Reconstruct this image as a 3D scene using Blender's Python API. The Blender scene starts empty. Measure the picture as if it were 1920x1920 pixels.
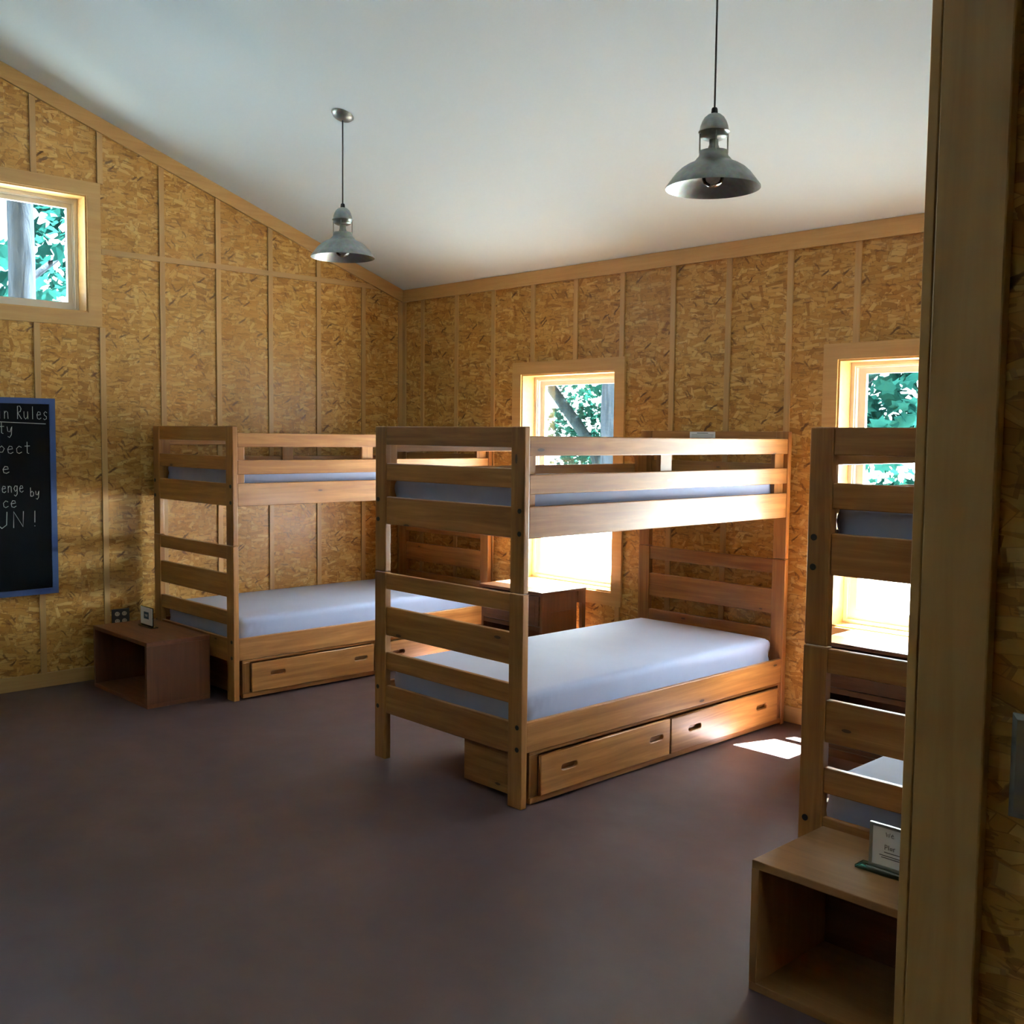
import bpy, bmesh, math, random
from mathutils import Vector, Matrix, noise
random.seed(7)
C = bpy.context.scene.collection
S = bpy.context.scene

# ------------------------------------------------------------------ camera
cam = bpy.data.cameras.new('camera'); cam.sensor_width = 36; cam.lens = 37.061; cam.clip_start = 0.05; cam.clip_end = 300
co = bpy.data.objects.new('camera', cam); C.objects.link(co)
R_ = Vector((0.69077253, 0.72299069, 0.01085269)); U_ = Vector((-0.05987967, 0.04224081, 0.99731146)); F_ = Vector((-0.72058847, 0.68956521, -0.07247123))
M_ = Matrix((R_, U_, -F_)).transposed().to_4x4(); M_.translation = Vector((6.8003, -5.27537, 1.62211))
co.matrix_world = M_
S.camera = co

# ------------------------------------------------------------------ world, sun, exposure
S.view_settings.view_transform = 'Standard'; S.view_settings.look = 'None'; S.view_settings.gamma = 1.0
S.view_settings.use_curve_mapping = False
S.view_settings.exposure = 0.88
W = bpy.data.worlds.new('world'); S.world = W; W.use_nodes = True
nt = W.node_tree; nt.nodes.clear()
tc = nt.nodes.new('ShaderNodeTexCoord'); sp = nt.nodes.new('ShaderNodeSeparateXYZ'); rp = nt.nodes.new('ShaderNodeValToRGB')
bg = nt.nodes.new('ShaderNodeBackground'); ou = nt.nodes.new('ShaderNodeOutputWorld')
nt.links.new(tc.outputs['Generated'], sp.inputs[0]); nt.links.new(sp.outputs['Z'], rp.inputs[0])
nt.links.new(rp.outputs[0], bg.inputs[0]); nt.links.new(bg.outputs[0], ou.inputs[0])
rp.color_ramp.elements[0].position = 0.0; rp.color_ramp.elements[0].color = (0.86, 0.95, 1.0, 1)
rp.color_ramp.elements[1].position = 0.7; rp.color_ramp.elements[1].color = (0.42, 0.62, 1.0, 1)
bg.inputs[1].default_value = 3.8
sl = bpy.data.lights.new('sun', 'SUN'); sl.energy = 860.0; sl.angle = math.radians(0.55); sl.color = (0.93, 0.98, 1.0)
so = bpy.data.objects.new('sun', sl); C.objects.link(so); so.location = (3, 5, 12)
so.rotation_euler = Vector((0.14, 0.40, 1.0)).to_track_quat('Z', 'Y').to_euler()

def area(name, loc, direction, sx, sy, power, color):
    l = bpy.data.lights.new(name, 'AREA'); l.shape = 'RECTANGLE'; l.size = sx; l.size_y = sy; l.energy = power; l.color = color
    o = bpy.data.objects.new(name, l); C.objects.link(o); o.location = loc
    o.rotation_euler = Vector([-c for c in direction]).to_track_quat('Z', 'Y').to_euler()
    return o
# added fill lights, standing outside two unseen windows put in for them
area('added_fill_left', (-0.30, -7.25, 2.75), (1, 0.12, -0.12), 1.15, 0.66, 6, (1.0, 0.95, 0.74))
area('added_fill_right', (9.95, -3.05, 2.85), (-1, 0.34, 0.30), 1.2, 0.70, 12, (0.90, 1.0, 0.88))

# ------------------------------------------------------------------ helpers
H = 2.7652; SL = 0.3447; RY = -5.2; YF = -10.4; XR = 9.6
def ceil_z(y): return H + SL * (-y if y > RY else (y - YF))

def link(name, me, m=None, parent=None):
    o = bpy.data.objects.new(name, me); C.objects.link(o)
    if m: me.materials.append(m)
    if parent: o.parent = parent
    return o
def build(name, bm, m, parent=None, smooth=False):
    me = bpy.data.meshes.new(name); bmesh.ops.recalc_face_normals(bm, faces=bm.faces[:]); bm.to_mesh(me); bm.free()
    if smooth:
        me.shade_smooth()
    return link(name, me, m, parent)
def tag(o, label=None, cat=None, group=None, kind=None):
    if label: o['label'] = label
    if cat: o['category'] = cat
    if group: o['group'] = group
    if kind: o['kind'] = kind
    return o
def thing(name, loc, label, cat, group=None, rz=0):
    o = bpy.data.objects.new(name, None); C.objects.link(o); o.location = loc; o.rotation_euler = (0, 0, rz)
    o.empty_display_size = 0.1
    return tag(o, label, cat, group)
def abox(bm, x0, x1, y0, y1, z0, z1, bev=0.0, seg=2):
    r = bmesh.ops.create_cube(bm, size=1.0); vs = r['verts']
    for v in vs:
        v.co = Vector((x0 + (v.co.x + .5) * (x1 - x0), y0 + (v.co.y + .5) * (y1 - y0), z0 + (v.co.z + .5) * (z1 - z0)))
    if bev > 0:
        es = list({e for v in vs for e in v.link_edges})
        bmesh.ops.bevel(bm, geom=es, offset=bev, segments=seg, profile=0.5, affect='EDGES', clamp_overlap=True)
def box(name, x0, x1, y0, y1, z0, z1, m, parent=None, bev=0.0, seg=2):
    bm = bmesh.new(); abox(bm, x0, x1, y0, y1, z0, z1, bev, seg); return build(name, bm, m, parent)
def poly_prism(bm, pts, axis, a, b):
    """pts: 2D outline in the two other axes, extruded along axis from a to b"""
    def mk(p, t):
        if axis == 0: return Vector((t, p[0], p[1]))
        if axis == 1: return Vector((p[0], t, p[1]))
        return Vector((p[0], p[1], t))
    A = [bm.verts.new(mk(p, a)) for p in pts]; B = [bm.verts.new(mk(p, b)) for p in pts]
    bm.faces.new(A); bm.faces.new(B[::-1]); n = len(pts)
    for i in range(n): bm.faces.new((A[i], B[i], B[(i + 1) % n], A[(i + 1) % n]))
def lathe(bm, prof, n=48, cx=0, cy=0):
    rings = []
    for r, z in prof:
        if r < 1e-5: rings.append([bm.verts.new((cx, cy, z))])
        else: rings.append([bm.verts.new((cx + r * math.cos(2 * math.pi * k / n), cy + r * math.sin(2 * math.pi * k / n), z)) for k in range(n)])
    for A, B in zip(rings, rings[1:]):
        if len(A) == 1 and len(B) == 1: continue
        for k in range(n):
            j = (k + 1) % n
            if len(A) == 1: bm.faces.new((A[0], B[j], B[k]))
            elif len(B) == 1: bm.faces.new((A[k], A[j], B[0]))
            else: bm.faces.new((A[k], A[j], B[j], B[k]))
def tube(bm, pts, rad, n=8, cap=True):
    rings = []; up0 = None
    P_ = [Vector(p) for p in pts]
    for i, p in enumerate(P_):
        d = (P_[min(i + 1, len(P_) - 1)] - P_[max(i - 1, 0)]).normalized()
        a = d.orthogonal().normalized() if up0 is None else (up0 - d * up0.dot(d)).normalized()
        up0 = a; b = d.cross(a); r = rad[i] if isinstance(rad, (list, tuple)) else rad
        rings.append([bm.verts.new(p + a * r * math.cos(2 * math.pi * k / n) + b * r * math.sin(2 * math.pi * k / n)) for k in range(n)])
    for A, B in zip(rings, rings[1:]):
        for k in range(n): bm.faces.new((A[k], A[(k + 1) % n], B[(k + 1) % n], B[k]))
    if cap: bm.faces.new(rings[0][::-1]); bm.faces.new(rings[-1])

# ------------------------------------------------------------------ materials
class N:
    def __init__(s, name):
        s.m = bpy.data.materials.new(name); s.m.use_nodes = True; s.t = s.m.node_tree; s.t.nodes.clear()
        s.out = s.n('ShaderNodeOutputMaterial')
    def n(s, t, **k):
        x = s.t.nodes.new(t)
        for a, b in k.items(): setattr(x, a, b)
        return x
    def l(s, a, b): s.t.links.new(a, b)
    def math(s, op, a, b=None, c=None, clamp=False):
        x = s.n('ShaderNodeMath', operation=op, use_clamp=clamp)
        for i, v in enumerate((a, b, c)):
            if v is None: continue
            if isinstance(v, (int, float)): x.inputs[i].default_value = v
            else: s.l(v, x.inputs[i])
        return x.outputs[0]
    def mix(s, f, a, b, mode='MIX'):
        x = s.n('ShaderNodeMix', data_type='RGBA', blend_type=mode)
        for i, v in ((0, f), (6, a), (7, b)):
            if isinstance(v, (int, float)): x.inputs[i].default_value = v
            elif isinstance(v, tuple): x.inputs[i].default_value = (*v, 1)
            else: s.l(v, x.inputs[i])
        return x.outputs[2]
    def ramp(s, f, st):
        x = s.n('ShaderNodeValToRGB'); e = x.color_ramp.elements
        while len(e) < len(st): e.new(0.5)
        for i, (p, c) in enumerate(st): e[i].position = p; e[i].color = (*c, 1) if len(c) == 3 else c
        s.l(f, x.inputs[0]); return x.outputs[0]
    def mapping(s, v, loc=(0, 0, 0), rot=(0, 0, 0), sc=(1, 1, 1)):
        x = s.n('ShaderNodeMapping'); x.inputs[1].default_value = loc; x.inputs[2].default_value = rot; x.inputs[3].default_value = sc
        s.l(v, x.inputs[0]); return x.outputs[0]
    def noise(s, v, sc=5, det=3, rough=0.5, dist=0):
        x = s.n('ShaderNodeTexNoise'); x.inputs['Scale'].default_value = sc; x.inputs['Detail'].default_value = det
        x.inputs['Roughness'].default_value = rough; x.inputs['Distortion'].default_value = dist
        s.l(v, x.inputs['Vector']); return x
    def bsdf(s, col, rough=0.5, metal=0.0, spec=0.5, bump=None, bs=0.1, bd=0.01, **kw):
        b = s.n('ShaderNodeBsdfPrincipled')
        if isinstance(col, tuple): b.inputs['Base Color'].default_value = (*col, 1)
        else: s.l(col, b.inputs['Base Color'])
        if isinstance(rough, (int, float)): b.inputs['Roughness'].default_value = rough
        else: s.l(rough, b.inputs['Roughness'])
        b.inputs['Metallic'].default_value = metal; b.inputs['Specular IOR Level'].default_value = spec
        for k, v in kw.items(): b.inputs[k.replace('_', ' ')].default_value = v
        if bump is not None:
            u = s.n('ShaderNodeBump'); u.inputs['Strength'].default_value = bs; u.inputs['Distance'].default_value = bd
            s.l(bump, u.inputs['Height']); s.l(u.outputs[0], b.inputs['Normal'])
        s.l(b.outputs[0], s.out.inputs[0]); return b
def obj_coord(g): return g.n('ShaderNodeTexCoord').outputs['Object']

def plain(name, col, rough=0.5, metal=0.0, **kw):
    g = N(name); c = g.noise(obj_coord(g), 9, 3)
    g.bsdf(g.mix(c.outputs[0], tuple(x * 0.93 for x in col), tuple(min(1, x * 1.05) for x in col)), rough, metal, **kw); return g.m

def osb(name):
    g = N(name); p = g.n('ShaderNodeNewGeometry').outputs['Position']
    s = g.n('ShaderNodeSeparateXYZ'); g.l(p, s.inputs[0])
    u = g.math('ADD', s.outputs[0], g.math('MULTIPLY', s.outputs[1], 1.0))
    bay = g.math('FLOOR', g.math('DIVIDE', g.math('ADD', u, 50.0 * .41 + .15), .41))
    wn = g.n('ShaderNodeTexWhiteNoise', noise_dimensions='1D'); g.l(bay, wn.inputs['W'])
    cv = g.n('ShaderNodeCombineXYZ'); g.l(u, cv.inputs[0]); g.l(s.outputs[2], cv.inputs[1])
    off = g.n('ShaderNodeVectorMath', operation='ADD'); g.l(cv.outputs[0], off.inputs[0])
    sc = g.n('ShaderNodeVectorMath', operation='SCALE'); g.l(wn.outputs['Color'], sc.inputs[0]); sc.inputs['Scale'].default_value = 7.0
    g.l(sc.outputs[0], off.inputs[1])
    base = off.outputs[0]
    wob = g.noise(base, 5, 2); ws = g.n('ShaderNodeVectorMath', operation='MULTIPLY_ADD')
    g.l(wob.outputs['Color'], ws.inputs[0]); ws.inputs[1].default_value = (0.035, 0.035, 0); g.l(base, ws.inputs[2])
    vec = ws.outputs[0]
    def layer(ang, sx, sy, seed, metric='CHEBYCHEV'):
        m = g.mapping(vec, (seed * 3.7, seed * 1.3, 0), (0, 0, ang), (1, 1, 1)); m = g.mapping(m, sc=(sx, sy, 1))
        v = g.n('ShaderNodeTexVoronoi', voronoi_dimensions='2D', feature='F1', distance=metric); v.inputs['Scale'].default_value = 1
        g.l(m, v.inputs['Vector']); c = g.n('ShaderNodeSeparateColor'); g.l(v.outputs['Color'], c.inputs[0]); return c, v.outputs['Distance']
    def sel(c, ch, th): return g.math('GREATER_THAN', c.outputs[ch], th)
    def fmix(f, a_, b_):
        x = g.n('ShaderNodeMix', data_type='FLOAT'); g.l(f, x.inputs[0])
        for i, v in ((2, a_), (3, b_)):
            if isinstance(v, (int, float)): x.inputs[i].default_value = v
            else: g.l(v, x.inputs[i])
        return x.outputs[0]
    L1, d1 = layer(0.06, 8, 30, 1, 'EUCLIDEAN')
    t = g.math('ADD', g.math('MULTIPLY', L1.outputs[0], .7), .1); e = g.math('MULTIPLY', d1, 0.0)
    for k, (ang, sx, sy, th) in enumerate(((-.32, 7, 30, .35), (.45, 8, 34, .45), (.05, 6, 34, .45), (-.95, 9, 32, .62), (1.35, 10, 32, .72), (-.12, 7, 40, .5), (.22, 8, 26, .6))):
        c, d = layer(ang, sx, sy, 2 + k)
        on = g.math('MULTIPLY', sel(c, 1, th), g.math('LESS_THAN', d, .36))
        t = fmix(on, t, c.outputs[0]); e = fmix(on, e, g.math('GREATER_THAN', d, .315))
    col = g.ramp(t, [(0.0, (.33, .130, .020)), (.18, (.49, .228, .040)), (.5, (.60, .312, .070)), (.8, (.71, .415, .120)), (1.0, (.80, .52, .185))])
    big = g.noise(base, 3.0, 3).outputs[0]
    fine = g.noise(g.mapping(vec, sc=(26, 200, 1)), 1, 2).outputs[0]
    col = g.mix(g.math('MULTIPLY', fine, .35), col, (.40, .19, .040)); col = g.mix(g.math('MULTIPLY', big, .35), col, (.49, .24, .052))
    col = g.mix(g.math('MULTIPLY', e, .42), col, (.20, .080, .018))
    gap = g.noise(g.mapping(vec, sc=(14, 60, 1)), 1, 3, .6).outputs[0]
    col = g.mix(g.math('MULTIPLY', g.math('GREATER_THAN', gap, .600), .50), col, (.22, .09, .022))
    wob2 = g.noise(base, 22, 3); w2_ = g.n('ShaderNodeVectorMath', operation='MULTIPLY_ADD'); g.l(wob2.outputs['Color'], w2_.inputs[0]); w2_.inputs[1].default_value = (.030, .030, 0); g.l(vec, w2_.inputs[2]); vec = w2_.outputs[0]
    D1, dd = layer(0.10, 11, 62, 19); D2, dd2 = layer(-0.65, 10, 50, 23); D3, dd3 = layer(.9, 13, 58, 29)
    for D, q, th, f_, cc in ((D1, dd, .945, .65, (.17, .065, .016)), (D2, dd2, .970, .85, (.10, .036, .010)), (D3, dd3, .962, .7, (.15, .055, .014))):
        col = g.mix(g.math('MULTIPLY', g.math('MULTIPLY', sel(D, 0, th), g.math('SUBTRACT', 1.0, g.math('MULTIPLY', g.math('POWER', g.math('MULTIPLY', q, 2.6), 4.0), 1.0), clamp=True)), f_), col, cc)
    hs = g.n('ShaderNodeHueSaturation'); g.l(col, hs.inputs['Color']); hs.inputs['Saturation'].default_value = 1.0
    g.l(g.math('ADD', g.math('MULTIPLY', wn.outputs['Value'], .16), .90), hs.inputs['Value'])
    ro = g.math('ADD', g.math('MULTIPLY', t, .12), .30)
    b = g.bsdf(hs.outputs[0], ro, spec=.38, bump=t, bs=.25, bd=.003)
    return g.m

def pine(name, axis, cols, rough=.38, knots=True, coat=.25):
    g = N(name); o = obj_coord(g); inf = g.n('ShaderNodeObjectInfo')
    ad = g.n('ShaderNodeVectorMath', operation='MULTIPLY_ADD'); cx = g.n('ShaderNodeCombineXYZ')
    g.l(inf.outputs['Random'], cx.inputs[0]); g.l(inf.outputs['Random'], cx.inputs[1]); g.l(inf.outputs['Random'], cx.inputs[2])
    g.l(cx.outputs[0], ad.inputs[0]); ad.inputs[1].default_value = (9.3, 17.1, 5.7); g.l(o, ad.inputs[2]); v = ad.outputs[0]
    sc = [30, 30, 30]; sc[axis] = 1.7
    ks = [12, 12, 12]; ks[axis] = 4.0
    big = g.noise(v, 2.5, 2).outputs[0]
    k = g.n('ShaderNodeTexVoronoi', feature='F1'); k.inputs['Scale'].default_value = 1; g.l(g.mapping(v, sc=tuple(ks)), k.inputs['Vector'])
    kc = g.n('ShaderNodeSeparateColor'); g.l(k.outputs['Color'], kc.inputs[0])
    gr = g.noise(g.mapping(v, sc=tuple(sc)), 1, 4, .6, .6).outputs[0]
    fi = g.noise(g.mapping(v, sc=tuple(x * 5 for x in sc)), 1, 2).outputs[0]
    c = g.ramp(gr, [(.25, cols[0]), (.5, cols[1]), (.75, cols[2])])
    c = g.mix(g.math('MULTIPLY', fi, .35), c, cols[0]); c = g.mix(g.math('MULTIPLY', big, .3), c, cols[1])
    if knots:
        kd = k.outputs['Distance']; on = g.math('GREATER_THAN', kc.outputs[0], .74)
        ring = g.math('MULTIPLY', on, g.math('SUBTRACT', 1.0, g.math('SMOOTH_MIN', g.math('MULTIPLY', kd, 4.0), 1.0, .05), clamp=True))
        core = g.math('MULTIPLY', on, g.math('LESS_THAN', kd, .085))
        c = g.mix(g.math('MULTIPLY', ring, .5), c, tuple(x * .55 for x in cols[0])); c = g.mix(g.math('MULTIPLY', core, .85), c, (.045, .018, .008))
    hs = g.n('ShaderNodeHueSaturation'); g.l(c, hs.inputs['Color']); g.l(g.math('ADD', g.math('MULTIPLY', inf.outputs['Random'], .22), .88), hs.inputs['Value'])
    g.bsdf(hs.outputs[0], rough, bump=gr, bs=.08, bd=.002, Coat_Weight=coat, Coat_Roughness=.2)
    return g.m

HONEY = ((.19, .068, .015), (.345, .142, .034), (.53, .250, .068))
CASE = ((.50, .265, .082), (.60, .345, .115), (.67, .41, .155))
STRIP = ((.47, .25, .085), (.57, .33, .120), (.64, .40, .16))
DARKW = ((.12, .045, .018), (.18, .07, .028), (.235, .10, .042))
PLY = ((.26, .12, .036), (.33, .155, .050), (.39, .195, .068))
PX, PY, PZ = [pine('honey_pine_%s' % a, i, HONEY) for i, a in enumerate('xyz')]
CX, CY, CZ = [pine('casing_wood_%s' % a, i, CASE, .42, False, .15) for i, a in enumerate('xyz')]
SX, SY, SZ = [pine('batten_wood_%s' % a, i, STRIP, .42, False, .15) for i, a in enumerate('xyz')]
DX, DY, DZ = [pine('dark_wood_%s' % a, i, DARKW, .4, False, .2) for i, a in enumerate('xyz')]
BX, BY, BZ = [pine('plywood_%s' % a, i, PLY, .45, False, .1) for i, a in enumerate('xyz')]
OSB = osb('varnished_osb')

def mk_floor():
    g = N('stained_concrete'); o = obj_coord(g)
    a = g.noise(o, .8, 5, .6, .5).outputs[0]; b = g.noise(o, 4.0, 6, .65).outputs[0]; c = g.noise(o, 60, 3, .7).outputs[0]
    col = g.ramp(a, [(.3, (.048, .033, .038)), (.5, (.090, .057, .061)), (.7, (.135, .082, .080))])
    col = g.mix(g.math('MULTIPLY', b, .55), col, (.115, .058, .052)); col = g.mix(g.math('MULTIPLY', c, .25), col, (.065, .048, .054))
    g.bsdf(col, g.math('ADD', g.math('MULTIPLY', b, .18), .34), spec=.36, bump=c, bs=.05, bd=.002); return g.m
FLOOR = mk_floor()
def mk_ceil():
    g = N('white_ceiling_paint'); a = g.noise(obj_coord(g), 120, 2).outputs[0]
    g.bsdf((.77, .88, .93), .75, spec=.12, bump=a, bs=.03, bd=.001); return g.m
CEIL = mk_ceil()
def mk_mat():
    g = N('mattress_sheet'); o = obj_coord(g); a = g.noise(o, 350, 2).outputs[0]; b = g.noise(o, 7, 3).outputs[0]
    g.bsdf(g.mix(b, (.37, .43, .66), (.42, .48, .70)), .75, bump=a, bs=.06, bd=.001, Sheen_Weight=.2); return g.m
SHEET = mk_mat()
def mk_galv():
    g = N('galvanised_steel'); o = obj_coord(g)
    v = g.n('ShaderNodeTexVoronoi'); v.inputs['Scale'].default_value = 60; g.l(o, v.inputs['Vector']); a = g.noise(o, 22, 4).outputs[0]
    c = g.ramp(a, [(.3, (.22, .245, .235)), (.55, (.29, .315, .305)), (.75, (.35, .375, .36))]); c = g.mix(.05, c, v.outputs['Color'])
    g.bsdf(c, .42, .85); return g.m
GALV = mk_galv()
BLACKP = plain('black_plastic', (.012, .012, .014), .4)
STEEL = plain('brushed_steel', (.42, .44, .42), .33, .9)
GREYST = plain('dull_steel_plate', (.12, .12, .115), .4, .8)
CREAM = plain('cream_plastic', (.62, .55, .42), .4)
SLATE = plain('chalkboard_slate', (.004, .005, .007), .7, spec=.12)
BLUEF = plain('blue_painted_wood', (.040, .085, .26), .45)
CHALK = plain('white_chalk', (.62, .64, .62), .9)
PAPER = plain('white_paper', (.84, .85, .87), .7)
NAVY = plain('navy_print', (.02, .07, .14), .6)
INK = plain('grey_ink', (.10, .10, .11), .7)
BOLT = plain('dark_bolt', (.008, .007, .007), .45)
VINYL = plain('tan_window_frame', (.78, .74, .66), .4)
BOARD = plain('bunkie_board', (.36, .26, .15), .6)
def mk_glass(name, tint, glossy=.5):
    g = N(name); t = g.n('ShaderNodeBsdfTransparent'); t.inputs[0].default_value = (*tint, 1)
    gl = g.n('ShaderNodeBsdfGlossy'); gl.inputs['Roughness'].default_value = .02
    fr = g.n('ShaderNodeFresnel'); fr.inputs[0].default_value = 1.45
    mx = g.n('ShaderNodeMixShader'); g.l(g.math('MULTIPLY', fr.outputs[0], glossy), mx.inputs[0]); g.l(t.outputs[0], mx.inputs[1]); g.l(gl.outputs[0], mx.inputs[2])
    g.l(mx.outputs[0], g.out.inputs[0]); return g.m
GLASS = mk_glass('window_glass', (.93, .97, .96))
BULB = mk_glass('clear_bulb_glass', (.92, .93, .93), 1.6)
ACRYL = mk_glass('clear_acrylic', (.62, .92, .80), 1.6)
def mk_screen():
    g = N('insect_screen'); t = g.n('ShaderNodeBsdfTransparent'); tl = g.n('ShaderNodeBsdfTranslucent'); tl.inputs[0].default_value = (.55, .58, .58, 1)
    mx = g.n('ShaderNodeMixShader'); mx.inputs[0].default_value = .38; g.l(t.outputs[0], mx.inputs[1]); g.l(tl.outputs[0], mx.inputs[2])
    g.l(mx.outputs[0], g.out.inputs[0]); return g.m
SCREEN = mk_screen()
def mk_leaf(name, a, b):
    g = N(name); rn = g.n('ShaderNodeNewGeometry').outputs['Random Per Island']
    c = g.ramp(rn, [(0, a), (1, b)]); d = g.n('ShaderNodeBsdfDiffuse'); tl = g.n('ShaderNodeBsdfTranslucent'); g.l(c, d.inputs[0]); g.l(c, tl.inputs[0])
    mx = g.n('ShaderNodeMixShader'); mx.inputs[0].default_value = .4; g.l(d.outputs[0], mx.inputs[1]); g.l(tl.outputs[0], mx.inputs[2])
    g.l(mx.outputs[0], g.out.inputs[0]); return g.m
LEAF = mk_leaf('leaves', (.0007, .0042, .0032), (.0018, .0095, .007))
LEAF2 = mk_leaf('maple_leaves', (.0007, .0046, .0040), (.0017, .0085, .0072))
def mk_bark(name, a, b):
    g = N(name); o = obj_coord(g); n_ = g.noise(g.mapping(o, sc=(14, 14, 2.2)), 1, 5, .6, .8).outputs[0]
    g.bsdf(g.ramp(n_, [(.35, a), (.65, b)]), .95, spec=0.0, bump=n_, bs=.5, bd=.03); return g.m
BARK = mk_bark('pale_bark', (.0026, .0033, .0042), (.0058, .0072, .0092))
BARKD = mk_bark('dark_bark', (.0014, .0022, .0026), (.003, .0045, .005))
def mk_ground():
    g = N('pale_gravel'); o = obj_coord(g); a = g.noise(o, 1.3, 4).outputs[0]; b = g.noise(o, 40, 3).outputs[0]
    c = g.mix(a, (.58, .63, .62), (.70, .75, .75)); c = g.mix(g.math('MULTIPLY', b, .3), c, (.50, .51, .47)); g.bsdf(c, .9, bump=b, bs=.3, bd=.02); return g.m
GROUND = mk_ground()

# ------------------------------------------------------------------ room shell
T = .17
tag(box('floor', -T, XR + T, YF - T, T, -.12, 0, FLOOR), kind='structure')
def wall_strips(bm, axis, a0, a1, spans):
    """spans: list of (u0,u1,z0,z1 or None for up to the roof)."""
    for u0, u1, z0, z1 in spans:
        if z1 is None: pts = [(u0, z0), (u1, z0), (u1, ceil_z(u1) + .02), (u0, ceil_z(u0) + .02)] if axis == 0 else [(u0, z0), (u1, z0), (u1, H + .02), (u0, H + .02)]
        else: pts = [(u0, z0), (u1, z0), (u1, z1), (u0, z1)]
        poly_prism(bm, pts, axis, a0, a1)
OZ0, OZ1 = .587, 2.055
W1 = (1.377, 2.258); W2 = (3.847, 4.728)
GW = (-3.79, -2.535); GZ = (2.372, 3.111)
bm = bmesh.new()
wall_strips(bm, 0, -T, 0, [(GW[1], T, 0, None), (GW[0], GW[1], 0, GZ[0]), (GW[0], GW[1], GZ[1], None), (RY, GW[0], 0, None), (-6.6, RY, 0, None), (-7.9, -6.6, 0, GZ[0]), (-7.9, -6.6, GZ[1], None), (YF, -7.9, 0, None)])
tag(build('wall_left', bm, OSB), kind='structure')
bm = bmesh.new()
wall_strips(bm, 1, 0, T, [(0, W1[0], 0, None), (W1[0], W1[1], 0, OZ0), (W1[0], W1[1], OZ1, None), (W1[1], W2[0], 0, None), (W2[0], W2[1], 0, OZ0), (W2[0], W2[1], OZ1, None), (W2[1], XR, 0, None)])
tag(build('wall_back', bm, OSB), kind='structure')
bm = bmesh.new(); wall_strips(bm, 0, XR, XR + T, [(-2.4, T, 0, None), (-3.7, -2.4, 0, GZ[0]), (-3.7, -2.4, GZ[1], None), (RY, -3.7, 0, None), (YF, RY, 0, None)])
tag(build('wall_right', bm, OSB), kind='structure')
bm = bmesh.new(); wall_strips(bm, 1, YF - T, YF, [(0, XR, 0, None)])
tag(build('wall_front', bm, OSB), kind='structure')
bm = bmesh.new()
poly_prism(bm, [(T, ceil_z(T)), (RY, ceil_z(RY)), (YF - T, ceil_z(YF - T)), (YF - T, ceil_z(YF) + .2), (RY, ceil_z(RY) + .25), (T, ceil_z(T) + .25)], 0, -T, XR + T)
tag(build('ceiling', bm, CEIL), kind='structure')
# partition whose end stands close to the photographer
PYF = -4.082
bm = bmesh.new(); poly_prism(bm, [(6.2535, 0), (XR, 0), (XR, ceil_z(PYF) + .01), (6.2535, ceil_z(PYF) + .01)], 1, PYF, -3.96)
tag(build('wall_partition', bm, OSB), kind='structure')
tn = [0]
def trim(bm, m):
    tn[0] += 1; return tag(build('trim_%d' % tn[0], bm, m), kind='structure')
bm = bmesh.new(); abox(bm, 6.2415, 6.2535, -4.099, -3.95, 0, ceil_z(-3.95) - .002, .001, 1); trim(bm, CZ)
bm = bmesh.new(); abox(bm, 6.2545, 6.334, -4.10, PYF, 0, ceil_z(-4.08) - .004, .0025); trim(bm, CZ)
# nail heads in the near casing
# baseboards
tag(box('baseboard_left', 0, .014, YF, -.016, 0, .09, CY, bev=.002), kind='structure')
tag(box('baseboard_back', 0, XR, -.014, 0, 0, .09, CX, bev=.002), kind='structure')
# crown trims
bm = bmesh.new(); poly_prism(bm, [(-.0, H - .095), (RY, ceil_z(RY) - .095), (RY, ceil_z(RY)), (-.0, H)], 0, 0, .019); trim(bm, CY)
bm = bmesh.new(); abox(bm, .019, XR, -.019, 0, H - .09, H + .004); trim(bm, CX)
# corner strips
bm = bmesh.new(); abox(bm, .0, .045, -.017, 0, .09, H - .09, .0015); trim(bm, SZ)
bm = bmesh.new(); abox(bm, .0, .015, -.055, -.018, .09, H - .092, .0015); trim(bm, SZ)
# battens on the gable wall
bt = .011
for k in range(12):
    y = -.395 - .4105 * k; y0, y1 = y - .018, y + .018
    top = lambda yy: ceil_z(yy) - .096
    segs = [(.09, 2.752, False), (2.786, None, False)]
    if GW[0] - .1 < y < GW[1] + .13: segs = [(.09, GZ[0] - .086, False), (GZ[1] + .086, None, False)]
    if k == 12: continue
    bm = bmesh.new()
    for z0, z1, _ in segs:
        if z1 is None: pts = [(y0, z0), (y1, z0), (y1, top(y1)), (y0, top(y0))]
        else: pts = [(y0, z0), (y1, z0), (y1, z1), (y0, z1)]
        if k == 0 and z1 is None: continue
        poly_prism(bm, pts, 0, 0, bt)
    trim(bm, SZ)
# horizontal batten
bm = bmesh.new(); poly_prism(bm, [(-.27, 2.752), (GW[1] + .089, 2.752), (GW[1] + .089, 2.787), (-.33, 2.787)], 0, 0, .014); trim(bm, SY)
# battens on the window wall
for k in range(23):
    x = .255 + .4102 * k
    z0, z1 = .09, H - .09
    segs = [(z0, z1)]
    for w in (W1, W2):
        if w[0] - .1 < x < w[1] + .1: segs = [(z0, OZ0 - .086), (OZ1 + .080, z1)]
    bm = bmesh.new()
    for a, b in segs: abox(bm, x - .018, x + .018, -bt, 0, a, b)
    trim(bm, SZ)

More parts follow.
